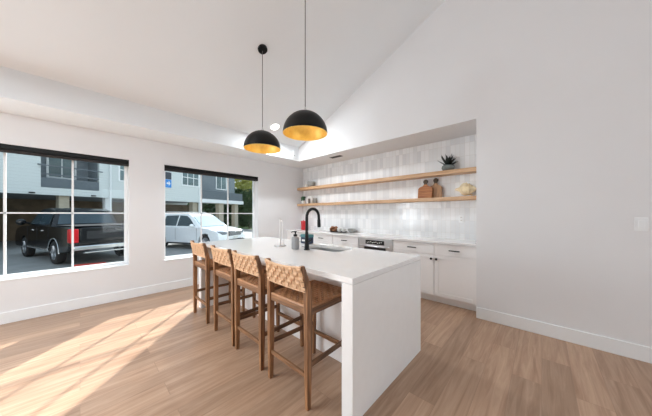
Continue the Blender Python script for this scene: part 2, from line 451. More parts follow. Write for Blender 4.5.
# paper towel stand
pt = thing('paper_towel_holder', 'slender pale metal towel stand on a round base on the island', 'paper towel holder', (-2.40, 1.72, ZT))
MB().lathe([(0, 0), (.072, 0), (.075, .004), (.072, .01), (0, .012)], n=32).build('base', STEEL, pt)
PALE = mat('pale_satin_rod', srgb(226, 224, 222), .35, metal=.4, var=.03)
MB().tube([(-.0, 0, .01), (0, 0, .325)], .007, 12).build('rod', PALE, pt)
MB().tube([(.055, 0, .01), (.055, 0, .30), (.047, 0, .312), (.02, 0, .315)], .004, 10).build('tension_arm', PALE, pt)
MB().ellipsoid((0, 0, .332), (.012, .012, .012)).build('finial', PALE, pt)
# little navy box
NAVY = mat('navy_card', srgb(44, 58, 84), .5, var=.1); TEAL = mat('teal_card', srgb(70, 128, 132), .5, var=.08)
nb = thing('box', 'small navy and teal box behind the grey soap bottle', 'box', (-2.34, 2.12, ZT))
MB().box(-.085, .085, -.04, .04, 0, .085).build('body', NAVY, nb, bevel=.004)
MB().box(-.088, .088, -.043, .043, .086, .125).build('lid', TEAL, nb, bevel=.004)
MB().box(-.06, .06, -.0425, -.0405, .03, .055).build('panel', WHITEC, nb)

# ------------------------------------------------------------------ bar stools
def weave(w, h, nv, nh, amp, bow=0.0, thick=.004):
    """basket weave in local (a across w, b across h) -> list of (a,b,off) meshes"""
    m = MB(); cw, ch = w / nv, h / nh
    def strip(fix, n, horiz, par):
        S = 3; vs = []; cnt = n * S + 1
        width = (ch if horiz else cw) * .86; c = (fix + .5) * (ch if horiz else cw) - (h if horiz else w) / 2
        L = w if horiz else h
        for side in (1, -1):
            for i in range(cnt):
                t = i / (cnt - 1); u = -L / 2 + L * t
                ph = math.cos(PI * (t * n - .5)) if False else math.sin(PI * t * n)
                o = amp * ph * (1 if par else -1)
                for e in (-.5, .5):
                    q = c + e * width
                    a, b = (u, q) if horiz else (q, u)
                    vs.append((a, b, o + side * thick / 2))
        fs = []
        for i in range(cnt - 1):
            f = 2 * i; g = 2 * cnt + 2 * i
            fs += [(f, f + 1, f + 3, f + 2), (g, g + 2, g + 3, g + 1), (f, f + 2, g + 2, g), (f + 1, g + 1, g + 3, f + 3)]
        m.add(vs, fs)
    for j in range(nv): strip(j, nh, False, j % 2 == 0)
    for i in range(nh): strip(i, nv, True, i % 2 == 1)
    return m
def make_stool(label, loc):
    t = thing('bar_stool', label, 'bar stool', loc, group='woven bar stools along the island')
    # rear at -y, front (island side) at +y.  frame .49 wide, .50 deep
    RX, FX, RY, FY = .222, .205, -.232, .232
    ZSE = .675
    for s in (-1, 1):
        m = MB()
        prof = []
        for z, y, d, w in ((0, RY, .034, .030), (.30, RY, .042, .038), (.66, RY, .046, .042), (.79, RY - .004, .046, .040), (.885, RY - .020, .042, .036), (.972, RY - .040, .032, .030)):
            x = s * (RX - .020 * max(0, (z - .79) / .18))
            prof.append([(x - w / 2, y - d / 2, z), (x + w / 2, y - d / 2, z), (x + w / 2, y + d / 2, z), (x - w / 2, y + d / 2, z)])
        m.loft(prof); m.build('rear_leg', STOOLW, t, bevel=.004)
    for s in (-1, 1):
        m = MB(); prof = []
        for z, w in ((0, .030), (.3, .036), (.665, .042)):
            x = s * FX; prof.append([(x - w / 2, FY - w / 2, z), (x + w / 2, FY - w / 2, z), (x + w / 2, FY + w / 2, z), (x - w / 2, FY + w / 2, z)])
        m.loft(prof); m.build('front_leg', STOOLW, t, bevel=.004)
    # seat rails
    MB().bar((-RX + .02, RY, .66), (RX - .02, RY, .66), .028, .05).build('seat_rail', STOOLX, t, bevel=.004)
    MB().bar((-FX + .02, FY, .65), (FX - .02, FY, .65), .028, .04).build('seat_rail', STOOLX, t, bevel=.004)
    for s in (-1, 1):
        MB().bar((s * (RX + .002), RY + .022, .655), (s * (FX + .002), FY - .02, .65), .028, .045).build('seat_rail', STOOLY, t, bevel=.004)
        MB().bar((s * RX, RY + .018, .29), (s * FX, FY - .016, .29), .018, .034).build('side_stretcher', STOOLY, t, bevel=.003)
    MB().bar((-RX + .016, RY, .218), (RX - .016, RY, .218), .018, .030).build('rear_stretcher', STOOLX, t, bevel=.003)
    MB().bar((-FX + .016, FY, .213), (FX - .016, FY, .213), .022, .034).build('front_stretcher', STOOLX, t, bevel=.003)
    # seat weave: trapezoid, gentle dish
    m = weave(.43, .465, 13, 14, .006)
    vs = []
    for a, b, o in m.v:
        k = 1 + .05 * (-b / .2325)
        vs.append((a * k, b - .001, .688 + o - .012 * max(0, 1 - (a / .215) ** 2) * max(0, 1 - (b / .235) ** 2)))
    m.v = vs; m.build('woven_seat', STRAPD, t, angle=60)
    ed = MB()
    for s in (-1, 1): ed.tube([(s * .226, -.232, .684), (s * .208, .236, .684)], .011, 8)
    ed.tube([(-.208, .24, .684), (.208, .24, .684)], .011, 8); ed.tube([(-.2, -.236, .688), (.2, -.236, .688)], .010, 8)
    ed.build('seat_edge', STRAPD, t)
    # back weave between the posts, wrapped around them, bowing to the rear
    W = .462
    m = weave(W, .168, 11, 5, .0085)
    vs = []
    for a, b, o in m.v:
        f = (b + .084) / .168; z = .797 + .168 * f
        y = RY - .006 - .036 * f - .014 - .022 * (1 - (2 * a / W) ** 2) * (.4 + .6 * f)
        vs.append((a * (1 - .075 * f), y - o, z - .010 * (1 - (2 * a / W) ** 2) * f))
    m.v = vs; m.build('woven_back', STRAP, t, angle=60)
    e2 = MB()
    for f, zz in ((1, .965), (0, .797)):
        e2.tube([(W * (1 - .075 * f) * q / 2, RY - .006 - .036 * f - .014 - .022 * (1 - q * q) * (.4 + .6 * f), zz - .010 * (1 - q * q) * f) for q in [k / 8 - 1 for k in range(17)]], .008, 8)
    e2.build('back_edge', STRAP, t)
    return t
sx = [-3.168, -2.478, -1.957, -1.377]
sl_lab = ['woven tan bar stool nearest the window wall', 'woven tan bar stool second from the window wall',
          'woven tan bar stool third from the window wall', 'woven tan bar stool nearest the near end of the island']
st0 = make_stool(sl_lab[0], (sx[0], 1.287, 0))
for x, lb in zip(sx[1:], sl_lab[1:]): dup(st0, (x, 1.287, 0), lb)

# ------------------------------------------------------------------ pendants
def make_pendant(label, x, y):
    zr = 2.178; zt = sl(x)
    t = thing('pendant_lamp', label, 'pendant lamp', (x, y, zr), group='black dome pendants above the island')
    R, H = .237, .235
    outer = [(R * math.cos(q), H * math.sin(q)) for q in [PI / 2 * k / 16 for k in range(17)]]; outer[-1] = (0.0, H)
    MB().lathe(outer, n=48).build('shade', BLACKM, t, angle=60)
    inner = [((R - .006) * math.cos(q), (H - .008) * math.sin(q)) for q in [PI / 2 * k / 16 for k in range(17)]]; inner[-1] = (0, H - .008)
    li = MB().lathe([(R, 0)] + inner, n=48).build('gold_lining', GOLD, t, angle=60); li['label'] = 'gold inside of the black dome'
    MB().lathe([(0, H - .002), (.022, H - .002), (.02, H + .02), (.009, H + .03), (.007, H + .05), (0, H + .05)], n=20).build('socket_cap', CHROME, t)
    MB().lathe([(0, H - .02), (.02, H - .02), (.021, H - .06), (.03, H - .085), (.026, H - .11), (0, H - .12)], n=20).build('bulb', BULB, t)
    CORD = mat('grey_cord', srgb(92, 88, 86), .6)
    MB().tube([(0, 0, H + .04), (0, 0, zt - zr - .03)], .0045, 10).build('cord', CORD, t)
    M = Matrix.Rotation(-math.atan(.455), 3, 'Y')
    MB().lathe([(0, -.028), (.055, -.028), (.062, -.02), (.062, -.001), (0, -.001)], (0, 0, zt - zr), 32, M).build('canopy', BLACK, t)
    return t
BULB = emit('warm_bulb', srgb(255, 226, 170), 9)
make_pendant('black dome pendant farther from the viewer, with its round black canopy showing', -2.69, 1.645)
make_pendant('larger-looking nearer black dome pendant with gold inside', -1.845, 1.645)

rl = thing('recessed_light', 'lit round downlight in the sloping ceiling behind the pendants', 'ceiling light', (-3.77, 2.58, sl(-3.77)))
rl.rotation_euler = (0, -math.atan(.455), 0)
MB().lathe([(.082, -.001), (.096, -.001), (.096, -.006), (.084, -.008), (.082, -.001)], n=36).build('trim_ring', TRIM, rl)
MB().lathe([(0, -.003), (.083, -.003), (.083, -.001), (0, -.001)], n=36).build('diffuser', LAMP, rl)
sn = thing('wall_sensor', 'small white sensor on the soffit face near the recess corner', 'sensor', (XS, 3.31, 2.67))
MB().box(0, .028, -.035, .035, -.08, .08).build('case', TRIM, sn, bevel=.006)
MB().lathe([(0, .03), (.010, .03), (.012, .026)], (0, .0, -.03), 14, Matrix.Rotation(PI / 2, 3, 'Y')).build('lens', BLACK, sn)

# ------------------------------------------------------------------ perimeter cabinets
CY = 3.60
def shaker(mb, x0, x1, z0, z1, y, fr=.055, th=.02, rec=.007):
    """front with a recessed panel; y = front face, goes back th"""
    mb.box(x0, x0 + fr, y, y + th, z0, z1); mb.box(x1 - fr, x1, y, y + th, z0, z1)
    mb.box(x0 + fr, x1 - fr, y, y + th, z0, z0 + fr); mb.box(x0 + fr, x1 - fr, y, y + th, z1 - fr, z1)
    mb.box(x0 + fr, x1 - fr, y + rec, y + th, z0 + fr, z1 - fr); return mb
def base_cabinet(x0, x1, label, knobs, oven=False):
    c = (x0 + x1) / 2; t = thing('base_cabinet', label, 'cabinet', (c, CY, 0), group='white base cabinets')
    w = (x1 - x0) / 2; top = .455 if oven else .884
    MB().box(-w, w, .021, YT - CY - .002, .10, top).build('body', CAB, t)
    MB().box(-w, w, .075, .09, 0, .099).build('toe_kick', CAB, t)
    if oven:
        shaker(MB(), -w + .003, w - .003, .115, top - .008, 0).build('door', CAB, t, bevel=.0015); return t
    d = MB(); shaker(d, -w + .0025, w - .0025, .722, .876, 0, .032, rec=.004).build('drawer', CAB, t, bevel=.0015)
    dr = t.children[-1]
    h = MB().tube([(-.068, -.028, .80), (.068, -.028, .80)], .0085, 10); h.tube([(-.055, 0, .80), (-.055, -.028, .80)], .005, 8); h.tube([(.055, 0, .80), (.055, -.028, .80)], .005, 8)
    h.build('handle', BLACKM, dr)
    if len(knobs) == 1: spans = [(-w + .0025, w - .0025)]
    else: spans = [(-w + .0025, -.0015), (.0015, w - .0025)]
    for (a, b), k in zip(spans, knobs):
        do = shaker(MB(), a, b, .112, .714, 0).build('door', CAB, t, bevel=.0015)
        kx = (a + .032) if k == 'l' else (b - .032)
        MB().lathe([(0, 0), (.006, 0), (.006, .014), (.0175, .018), (.0175, .026), (0, .028)], (kx, 0, .655), 16, Matrix.Rotation(PI / 2, 3, 'X')).build('knob', BLACKM, do)
    return t
base_cabinet(-1.168, -.622, 'white base cabinet at the right end against the plain wall', 'l')
base_cabinet(-1.826, -1.172, 'white base cabinet between the oven and the end cabinet', 'r')
base_cabinet(-2.534, -1.83, 'white drawer front beneath the steel oven', '', True)
base_cabinet(-3.186, -2.538, 'white base cabinet left of the steel oven', 'r')
base_cabinet(-3.82, -3.19, 'white base cabinet behind the faucet and sink', 'lr'[::-1])
base_cabinet(-4.45, -3.824, 'white base cabinet in the far corner by the window wall', 'l')
fp = MB().box(-4.716, -4.454, CY + .002, CY + .02, .0, .884).build('filler_panel', CAB); tag(fp, 'narrow white filler panel in the far kitchen corner', 'panel')
MB_ = MB().box(XW + .001, XN - .001, CY - .025, YT - .001, .886, ZT)
tag(MB_.build('kitchen_worktop', QUARTZ, bevel=.003), 'white worktop along the tiled wall', 'worktop')
ov = thing('oven', 'built-in stainless steel oven with black control strip', 'oven', (-2.182, CY, .46))
MB().box(-.345, .345, .0, .42, 0, .422).build('body', STEEL, ov, bevel=.003)
BG = mat('black_glass', srgb(14, 14, 15), .08, var=.1)
dp = MB().box(-.19, .19, -.004, -.0005, .315, .39).build('display', BG, ov)
for k in range(9):
    MB().box(-.16 + k * .036, -.143 + k * .036, -.0055, -.0042, .338 + (k % 3) * .008, .352 + (k % 3) * .008).build('display_mark', WHITEC, dp, smooth=False)
MB().box(-.22, .22, -.004, -.0005, .06, .268).build('door_glass', BG, ov)
hb = MB().tube([(-.31, -.04, .288), (.31, -.04, .288)], .009, 12)
for s in (-1, 1): hb.tube([(s * .28, 0, .288), (s * .28, -.04, .288)], .007, 8)
hb.build('handle', STEEL, ov)

# shelves
SY0 = 3.92
for z0, z1, lb in ((1.945, 2.008, 'upper oak floating shelf on the tiled wall'), (1.532, 1.588, 'lower oak floating shelf on the tiled wall')):
    m = MB().box(XW + .002, XN - .002, SY0, YT - .001, z0, z1).build('wall_shelf', SHELFW, bevel=.003)
    tag(m, lb, 'shelf', 'oak shelves in the recess')
ZU, ZL = 2.008, 1.588

# things on the upper shelf
GREYC = mat('grey_stoneware', srgb(150, 150, 146), .5, var=.12, scale=30)
b1 = thing('bowl', 'small grey bowl at the left end of the upper shelf', 'bowl', (-4.29, 4.03, ZU))
MB().lathe([(0, 0), (.055, 0), (.09, .04), (.098, .09), (.09, .14), (.08, .14), (.088, .09), (.08, .045), (0, .014)], n=28).build('body', GREYC, b1)
b2 = thing('cup', 'small white cup beside the grey bowl on the upper shelf', 'cup', (-4.46, 4.02, ZU))
MB().lathe([(0, 0), (.04, 0), (.045, .005), (.05, .09), (.045, .09), (.04, .012), (0, .01)], n=24).build('body', WHITEC, b2)
MB().tube([(-.048, 0, .075), (-.075, 0, .07), (-.08, 0, .045), (-.068, 0, .025), (-.046, 0, .022)], .006, 8).build('handle', WHITEC, b2)
# agave in a glass bowl
PLANTD = mat('dark_agave_leaf', srgb(24, 32, 28), .45, var=.25, scale=30)
BOWLG = mat('smoky_glass', srgb(120, 128, 126), .12, var=.12, scale=10)
ag = thing('potted_plant', 'dark spiky plant in a smoky bowl on the upper shelf', 'plant', (-1.09, 4.02, ZU))
MB().lathe([(0, 0), (.05, 0), (.085, .02), (.098, .05), (.09, .078), (.078, .09), (.07, .088), (.08, .05), (.06, .02), (0, .012)], n=28).build('bowl', BOWLG, ag)
PEB = mat('pebbles', srgb(70, 66, 60), .8, var=.4, scale=60, bump=.6)
MB().lathe([(0, .082), (.04, .082), (.072, .076), (.07, .05), (0, .05)], n=20).build('gravel', PEB, ag)
lf = MB()
for k in range(18):
    an = k * 2.4; el = .25 + 1.15 * (k / 18); L = .15 + .06 * ((k * 7) % 5) / 5 if k < 16 else .19
    d = Vector((math.cos(an) * math.cos(el), math.sin(an) * math.cos(el), math.sin(el))); sd_ = Vector((-math.sin(an), math.cos(an), 0)); up = d.cross(sd_)
    rings = []
    for q, w in ((0, .014), (.25, .027), (.55, .024), (.85, .011), (1, .0015)):
        p = Vector((0, 0, .08)) + d * (L * q) + Vector((0, 0, .02 * q * q))
        rings.append([p - sd_ * w, p + up * (w * .3), p + sd_ * w, p - up * (w * .35)])
    lf.loft(rings)
lf.build('leaves', PLANTD, ag, angle=50)

# lower shelf: plant, arch, grey cup, boards, shell
GREEN = mat('green_leaf', srgb(58, 98, 62), .5, var=.3, scale=30)
pp = thing('potted_plant', 'little green plant in a white pot on the lower shelf', 'plant', (-4.56, 4.0, ZL))
MB().lathe([(0, 0), (.04, 0), (.052, .08), (.046, .08), (.042, .07), (0, .07)], n=24).build('pot', WHITEC, pp)
lf = MB(); rn = random.Random(3)
for k in range(60):
    th = rn.uniform(0, 2 * PI); r = rn.uniform(.0, .055); z = rn.uniform(.085, .185)
    c = Vector((r * math.cos(th), r * math.sin(th), z)); a = Vector((rn.uniform(-1, 1), rn.uniform(-1, 1), rn.uniform(-.2, 1))).normalized() * .03
    b = a.orthogonal().normalized() * .013
    n_ = a.cross(b).normalized() * .002
    lf.add([c - a, c + b + n_, c + a, c - b + n_, c + b - n_, c - b - n_], [(0, 1, 2, 3), (0, 5, 2, 4)])
for k in range(9):
    th = k * .7; lf.tube([(0, 0, .07), (.03 * math.cos(th), .03 * math.sin(th), .15)], .003, 6)
lf.build('leaves', GREEN, pp)
KNOT_ = mat('dark_arch_filler', srgb(110, 98, 88), .6)
prof_o = [(-.07, 0), (-.07, .12)] + [(-.07 * math.cos(PI * k / 12), .12 + .07 * math.sin(PI * k / 12)) for k in range(1, 12)] + [(.07, .12), (.07, 0)]
prof_i = [(.03, 0), (.03, .11)] + [(.03 * math.cos(PI * k / 12), .11 + .03 * math.sin(PI * k / 12)) for k in range(1, 12)] + [(-.03, .11), (-.03, 0)]
def arch_mesh(t):
    n = len(prof_o); pi2 = prof_i[::-1]; vs = []
    for y in (-t, t): vs += [(a, y, b) for a, b in prof_o] + [(a, y, b) for a, b in pi2]
    fs = []
    for k in range(n - 1):
        fs += [(k, k + 1, n + k + 1, n + k), (2 * n + k, 3 * n + k, 3 * n + k + 1, 2 * n + k + 1), (k, 2 * n + k, 2 * n + k + 1, k + 1), (n + k, n + k + 1, 3 * n + k + 1, 3 * n + k)]
    fs += [(0, n, 3 * n, 2 * n), (n - 1, 3 * n - 1, 4 * n - 1, 2 * n - 1)]
    return MB().add(vs, fs)
ao = arch_mesh(.03).build('arch_ornament', WHITEC, bevel=.004, loc=(-4.33, 4.0, ZL)); ao.rotation_euler = (0, 0, .78); tag(ao, 'white arch ornament beside the small green plant', 'ornament')
MB().box(-.029, .029, -.012, .012, .001, .125).build('inner_block', KNOT_, ao, bevel=.004)  # dark block put in to darken the arch opening
gc = MB().lathe([(0, 0), (.04, 0), (.05, .02), (.052, .13), (.047, .13), (.045, .02), (0, .01)], n=24).build('cup', GREYC, loc=(-4.17, 4.05, ZL)); tag(gc, 'grey cup right of the white arch on the lower shelf', 'cup')

def board(label, x, y, w, h, neck, lean, m, m2, rot=0):
    t = thing('cutting_board', label, 'cutting board', (x, y, ZL), rot, group='cutting boards on the lower shelf')
    hw = w / 2; pl = []
    bh = h * .60
    pl = [(-hw, .006), (-hw + .006, 0), (hw - .006, 0), (hw, .006), (hw, bh - .03), (hw - .02, bh - .005), (neck * 1.6, bh + .018), (neck, bh + .045), (neck, h - .07)]
    for k in range(0, 13):
        q = -.5 + (PI + 1.0) * k / 12; pl.append((neck * 1.5 * math.cos(q), h - neck * 1.5 + neck * 1.5 * math.sin(q)))
    pl += [(-neck, h - .07), (-neck, bh + .045), (-neck * 1.6, bh + .018), (-hw + .02, bh - .005), (-hw, bh - .03)]
    M = Matrix.Rotation(-lean, 3, 'X'); th = .018
    split = bh + .04
    low = [p for p in pl if p[1] <= split + .006]; hi = [p for p in pl if p[1] >= split - .006]
    MB().prism(low, -th / 2, th / 2, lambda a, b, q: tuple(M @ Vector((a, q, b)))).build('board', m, t, bevel=.003)
    MB().prism(hi, -th / 2, th / 2, lambda a, b, q: tuple(M @ Vector((a, q, b)))).build('handle', m2, t, bevel=.003)
    return t
W_A = wood('acacia_board', srgb(150, 92, 52), srgb(194, 128, 78), 'x'); W_B = wood('acacia_board_grey', srgb(146, 108, 78), srgb(186, 146, 108), 'z')
W_D = wood('dark_handle', srgb(52, 42, 34), srgb(96, 78, 58), 'z')
board('reddish wooden cutting board with dark handle, front one of two', -1.445, 3.985, .235, .325, .026, .16, W_A, W_D)
board('browner wooden cutting board partly behind the reddish one', -1.30, 4.045, .215, .34, .026, .13, W_B, W_D)
SHELLM = mat('cream_shell', srgb(240, 222, 184), .5, var=.14, scale=14, bump=.25, stretch=(1, 6, 1))
sh = MB()
rings = []
for i in range(30):
    q = i / 29; x = -.15 + .30 * q
    R = (.012 + .018 * min(1, q / .15)) if q < .2 else .03 + .068 * math.sin(PI * min(1, (q - .2) / .62) ** .8 if q < .82 else PI) if q < .6 else .0
    if q >= .6: R = max(.006, .092 * (1 - (q - .6) / .42)) * (1 + .12 * math.sin(q * 60))
    rings.append([(x, R * math.cos(2 * PI * k / 20) * .85, .088 + R * math.sin(2 * PI * k / 20) * (1 + .06 * math.cos(6 * 2 * PI * k / 20)) + .012 * (1 - q)) for k in range(20)])
sh.loft(rings)
for k in range(7):
    a = k * .9; sh.lathe([(.014, 0), (.008, .015), (0, .035)], (.02 + .012 * k - .02, .075 * math.cos(a + 1.3) * .8, .088 + .078 * math.sin(a + .6)), 8, Matrix.Rotation(a - .9, 3, 'X'))
zmin = min(p[2] for p in sh.v); sh.v = [(a, b, c - zmin) for a, b, c in sh.v]
tag(sh.build('seashell', SHELLM, angle=70, loc=(-.84, 4.01, ZL)), 'cream knobbly seashell at the right end of the lower shelf', 'seashell')

# on the perimeter worktop
tr = thing('tray', 'black oval tray on the worktop below the shelves', 'tray', (-3.30, 3.92, ZT))
MB().lathe([(0, 0), (.20, 0), (.245, .012), (.25, .022), (.24, .022), (.20, .008), (0, .008)], n=40, sy=.5).build('dish', BLACK, tr)
KNOT = mat('brown_knot', srgb(140, 92, 62), .6, var=.3, scale=30, bump=.3)
kn = MB()
kp = []
for k in range(97):
    q = 2 * PI * k / 96; kp.append(((.052 + .02 * math.cos(3 * q)) * math.cos(2 * q), (.052 + .02 * math.cos(3 * q)) * math.sin(2 * q), .06 + .035 * math.sin(3 * q)))
kn.tube(kp, .025, 10, False)
zmin = min(p[2] for p in kn.v); kn.v = [(a, b, c - zmin) for a, b, c in kn.v]
tag(kn.build('knot_ornament', KNOT, loc=(-3.43, 3.92, ZT + .009)), 'brown wooden knot ornament on the black tray', 'ornament')
for x, y, s, lb in ((-3.25, 3.90, 1.0, 'white cup in the middle of the black tray'), (-3.15, 3.93, .85, 'smaller white cup at the right of the black tray')):
    c = thing('cup', lb, 'cup', (x, y, ZT + .0095), group='white cups on the tray')
    MB().lathe([(0, 0), (.03 * s, 0), (.045 * s, .03 * s), (.05 * s, .08 * s), (.046 * s, .08 * s), (.04 * s, .03 * s), (0, .008)], n=24).build('body', WHITEC, c)
    MB().tube([(.047 * s, 0, .068 * s), (.075 * s, 0, .06 * s), (.07 * s, 0, .03 * s), (.042 * s, 0, .025 * s)], .005, 8).build('handle', WHITEC, c)
gb = MB().lathe([(0, 0), (.05, 0), (.085, .04), (.10, .085), (.094, .085), (.08, .045), (0, .012)], n=28).build('bowl', GREYC, loc=(-2.98, 4.0, ZT)); tag(gb, 'pale grey bowl on the worktop right of the tray', 'bowl')
REDM = mat('red_enamel', srgb(196, 40, 48), .35, var=.06)
rc = thing('canister', 'red canister in the far kitchen corner behind the faucet', 'canister', (-4.47, 3.93, ZT))
MB().lathe([(0, 0), (.062, 0), (.066, .006), (.066, .19), (0, .19)], n=28).build('body', REDM, rc)
MB().lathe([(0, .19), (.068, .19), (.068, .215), (.06, .225), (.012, .228), (.012, .245), (0, .246)], n=28).build('lid', REDM, rc)

# plates on walls
sw = thing('light_switch', 'white light switch plate on the plain right wall', 'light switch', (.655, YF, 1.228))
MB().box(-.038, .038, -.006, 0, -.062, .062).build('plate', TRIM, sw, bevel=.003)
MB().box(-.017, .017, -.011, -.0062, -.033, .033).build('rocker', TRIM, sw, bevel=.002)
ol = thing('power_outlet', 'white outlet plate on the tiles near the recess end', 'outlet', (-.93, YT, 1.243))
MB().box(-.038, .038, -.006, 0, -.06, .06).build('plate', TRIM, ol, bevel=.003)
for z in (-.022, .022):
    f = MB().box(-.016, .016, -.008, -.0062, z - .014, z + .014).build('receptacle', WHITEC, ol, bevel=.002)
    s2 = MB(); s2.box(-.008, -.005, -.0088, -.0081, z - .005, z + .006); s2.box(.005, .008, -.0088, -.0081, z - .005, z + .006); s2.build('slot', BLACK, f)
nv = thing('ceiling_vent', 'small dark slotted vent in the recess ceiling', 'vent', (-3.19, 3.72, ZC))
MB().box(-.15, .15, -.055, .055, -.006, -.0005).build('frame', mat('grey_grille', srgb(120, 118, 116), .5), nv, bevel=.002)
vs_ = MB()
for k in range(4): vs_.box(-.13, .13, -.042 + k * .024, -.030 + k * .024, -.008, -.0062)
vs_.build('slats', BLACK, nv)

# ------------------------------------------------------------------ outside
GZ = -.4
ASPH = mat('asphalt', srgb(136, 138, 136), .9, var=.12, scale=3, bump=.1)
gp = MB().box(-60, OUT - .02, -30, 45, GZ - .2, GZ).build('parking_lot', ASPH, smooth=False); struct(gp, 'grey asphalt parking lot outside the windows', 'ground')
GRASS = mat('lawn_grass', srgb(96, 128, 62), .95, var=.3, scale=6, bump=.4)
lw = MB().box(-44, -20.5, 13.2, 36, GZ, GZ + .05).build('lawn', GRASS, smooth=False); struct(lw, 'green lawn beyond the parking lot', 'ground')
EXT = siding_material('exterior_siding', srgb(206, 208, 206))
ew = MB().box(OUT - .0, -4.75, 4.34, 9.0, GZ, 3.4).box(-6.5, OUT - .001, 4.0, 4.3, GZ, 3.3).build('outer_wall_sun_block', EXT, smooth=False)  # unseen wing added to keep sun off part of the second window
struct(ew, 'outer wall of this building with a wing added to cut the sun', 'wall')
ef = MB().box(OUT - .02, OUT - .0005, YB, 4.0, GZ, -.001).build('exterior_foundation', EXT, smooth=False); struct(ef, 'foundation below the windows', 'wall')

# apartment building opposite (local x along its face, local y into it)
BA = math.atan2(.946, -.322)
bd = thing('apartment_building', 'pale sided apartment building across the parking lot', 'building', (-18.2, -2.5, 0), BA)
SID = siding_material('pale_blue_siding', srgb(208, 216, 214)); SIDG = siding_material('grey_siding', srgb(122, 132, 138))
WHT = mat('white_paint_outside', srgb(226, 230, 230), .6, var=.02); GRY = mat('slate_grey_panel', srgb(92, 102, 108), .6, var=.08)
DKB = mat('brown_carport_wall', srgb(98, 84, 66), .85, var=.3, scale=2); CONC = mat('beige_column', srgb(176, 168, 150), .8, var=.08)
WGL = mat('dark_window_glass', srgb(96, 116, 118), .06, var=.25, scale=1.2)
w = MB(); ZB = 2.32; ZTOP = 7.2
# upper wall with the balcony opening 1.2..3.47
w.box(-12, 1.2, 0, .2, ZB, ZTOP); w.box(1.2, 3.47, 0, .2, ZB, 2.7); w.box(1.2, 3.47, 0, .2, 5.4, ZTOP); w.box(3.47, 10.2, 0, .2, ZB, ZTOP)
w.build('upper_wall', SID, bd, smooth=False)
w = MB(); w.box(-12, 10.2, .2, 9, ZB, ZB + .1); w.box(1.1, 1.2, .2, 1.4, 2.7, 5.4); w.box(3.47, 3.57, .2, 1.4, 2.7, 5.4); w.box(1.1, 3.57, 1.4, 1.5, 2.7, 5.4); w.box(1.1, 3.57, .2, 1.5, 2.6, 2.7); w.box(1.1, 3.57, .2, 1.5, 5.4, 5.5)
w.build('balcony_recess', SIDG, bd, smooth=False)
MB().box(-12, 15.4, 0, 9.2, ZTOP, ZTOP + .3).build('roof', GRY, bd, smooth=False)
# grey set-back part with second balcony
MB().box(10.2, 15.0, 1.1, 1.3, 2.66, ZTOP).build('setback_wall', SIDG, bd, smooth=False)
MB().box(10.2, 15.1, -.05, 1.3, 2.34, 2.66).build('balcony_fascia', WHT, bd, smooth=False)
MB().box(10.25, 15.0, .0, .06, 2.67, 3.42).build('balcony_parapet', GRY, bd, smooth=False)
MB().box(1.2, 3.47, .02, .08, 2.72, 3.22).build('balcony_parapet', GRY, bd, smooth=False)
for x0, x1, y0, z in ((1.08, 3.6, -.06, 3.84), (1.2, 3.47, .03, 3.4)):
    MB().bar((x0, y0, z), (x1, y0, z), .05, .06).build('railing_bar', GRY, bd)
def bwin(x0, x1, z0, z1, y, nx_, nz_):
    f = MB(); t_ = .09
    f.box(x0, x0 + t_, y - .05, y, z0, z1); f.box(x1 - t_, x1, y - .05, y, z0, z1); f.box(x0 + t_, x1 - t_, y - .05, y, z0, z0 + t_); f.box(x0 + t_, x1 - t_, y - .05, y, z1 - t_, z1)
    for k in range(1, nx_): c = x0 + (x1 - x0) * k / nx_; f.box(c - .025, c + .025, y - .04, y, z0 + t_, z1 - t_)
    for k in range(1, nz_): c = z0 + (z1 - z0) * k / nz_; f.box(x0 + t_, x1 - t_, y - .038, y - .002, c - .025, c + .025)
    o = f.build('window_frame', WHT, bd, smooth=False)
    MB().box(x0 + t_ - .01, x1 - t_ + .01, y - .03, y - .004, z0 + t_ - .01, z1 - t_ + .01).build('pane', WGL, o, smooth=False)
bwin(1.75, 2.95, 3.35, 5.0, 1.4, 2, 1); bwin(4.38, 4.95, 3.40, 4.9, 0, 1, 2); bwin(8.45, 10.0, 3.6, 5.0, 0, 3, 2); bwin(12.6, 13.9, 3.75, 5.3, 1.1, 2, 1)
MB().tube([(3.98, -.06, GZ), (3.98, -.06, ZTOP)], .05, 10).build('downspout', WHT, bd)
MB().box(10.0, 10.22, -.06, .1, GZ, ZTOP).build('corner_board', WHT, bd)
for x, wd, m_ in ((3.85, .32, WHT), (1.9, .4, CONC), (-2.4, .4, CONC), (9.6, .45, CONC), (12.3, .5, CONC), (14.2, .45, CONC)):
    MB().box(x, x + wd, .25, .25 + wd, GZ, 2.34).build('column', m_, bd, smooth=False)
MB().box(-12, 15, 6.5, 6.7, GZ, 2.32).build('carport_wall', DKB, bd, smooth=False)
MB().box(-12, -11.8, .2, 6.5, GZ, ZTOP).build('end_wall', SID, bd, smooth=False)
MB().box(-12, 15, 8.8, 9, 2.42, ZTOP).build('rear_wall', SID, bd, smooth=False)
for x in (.9, 3.2):
    MB().box(x - .09, x + .09, -.12, -.002, 2.36, 2.42).build('soffit_lamp', BLACK, bd)
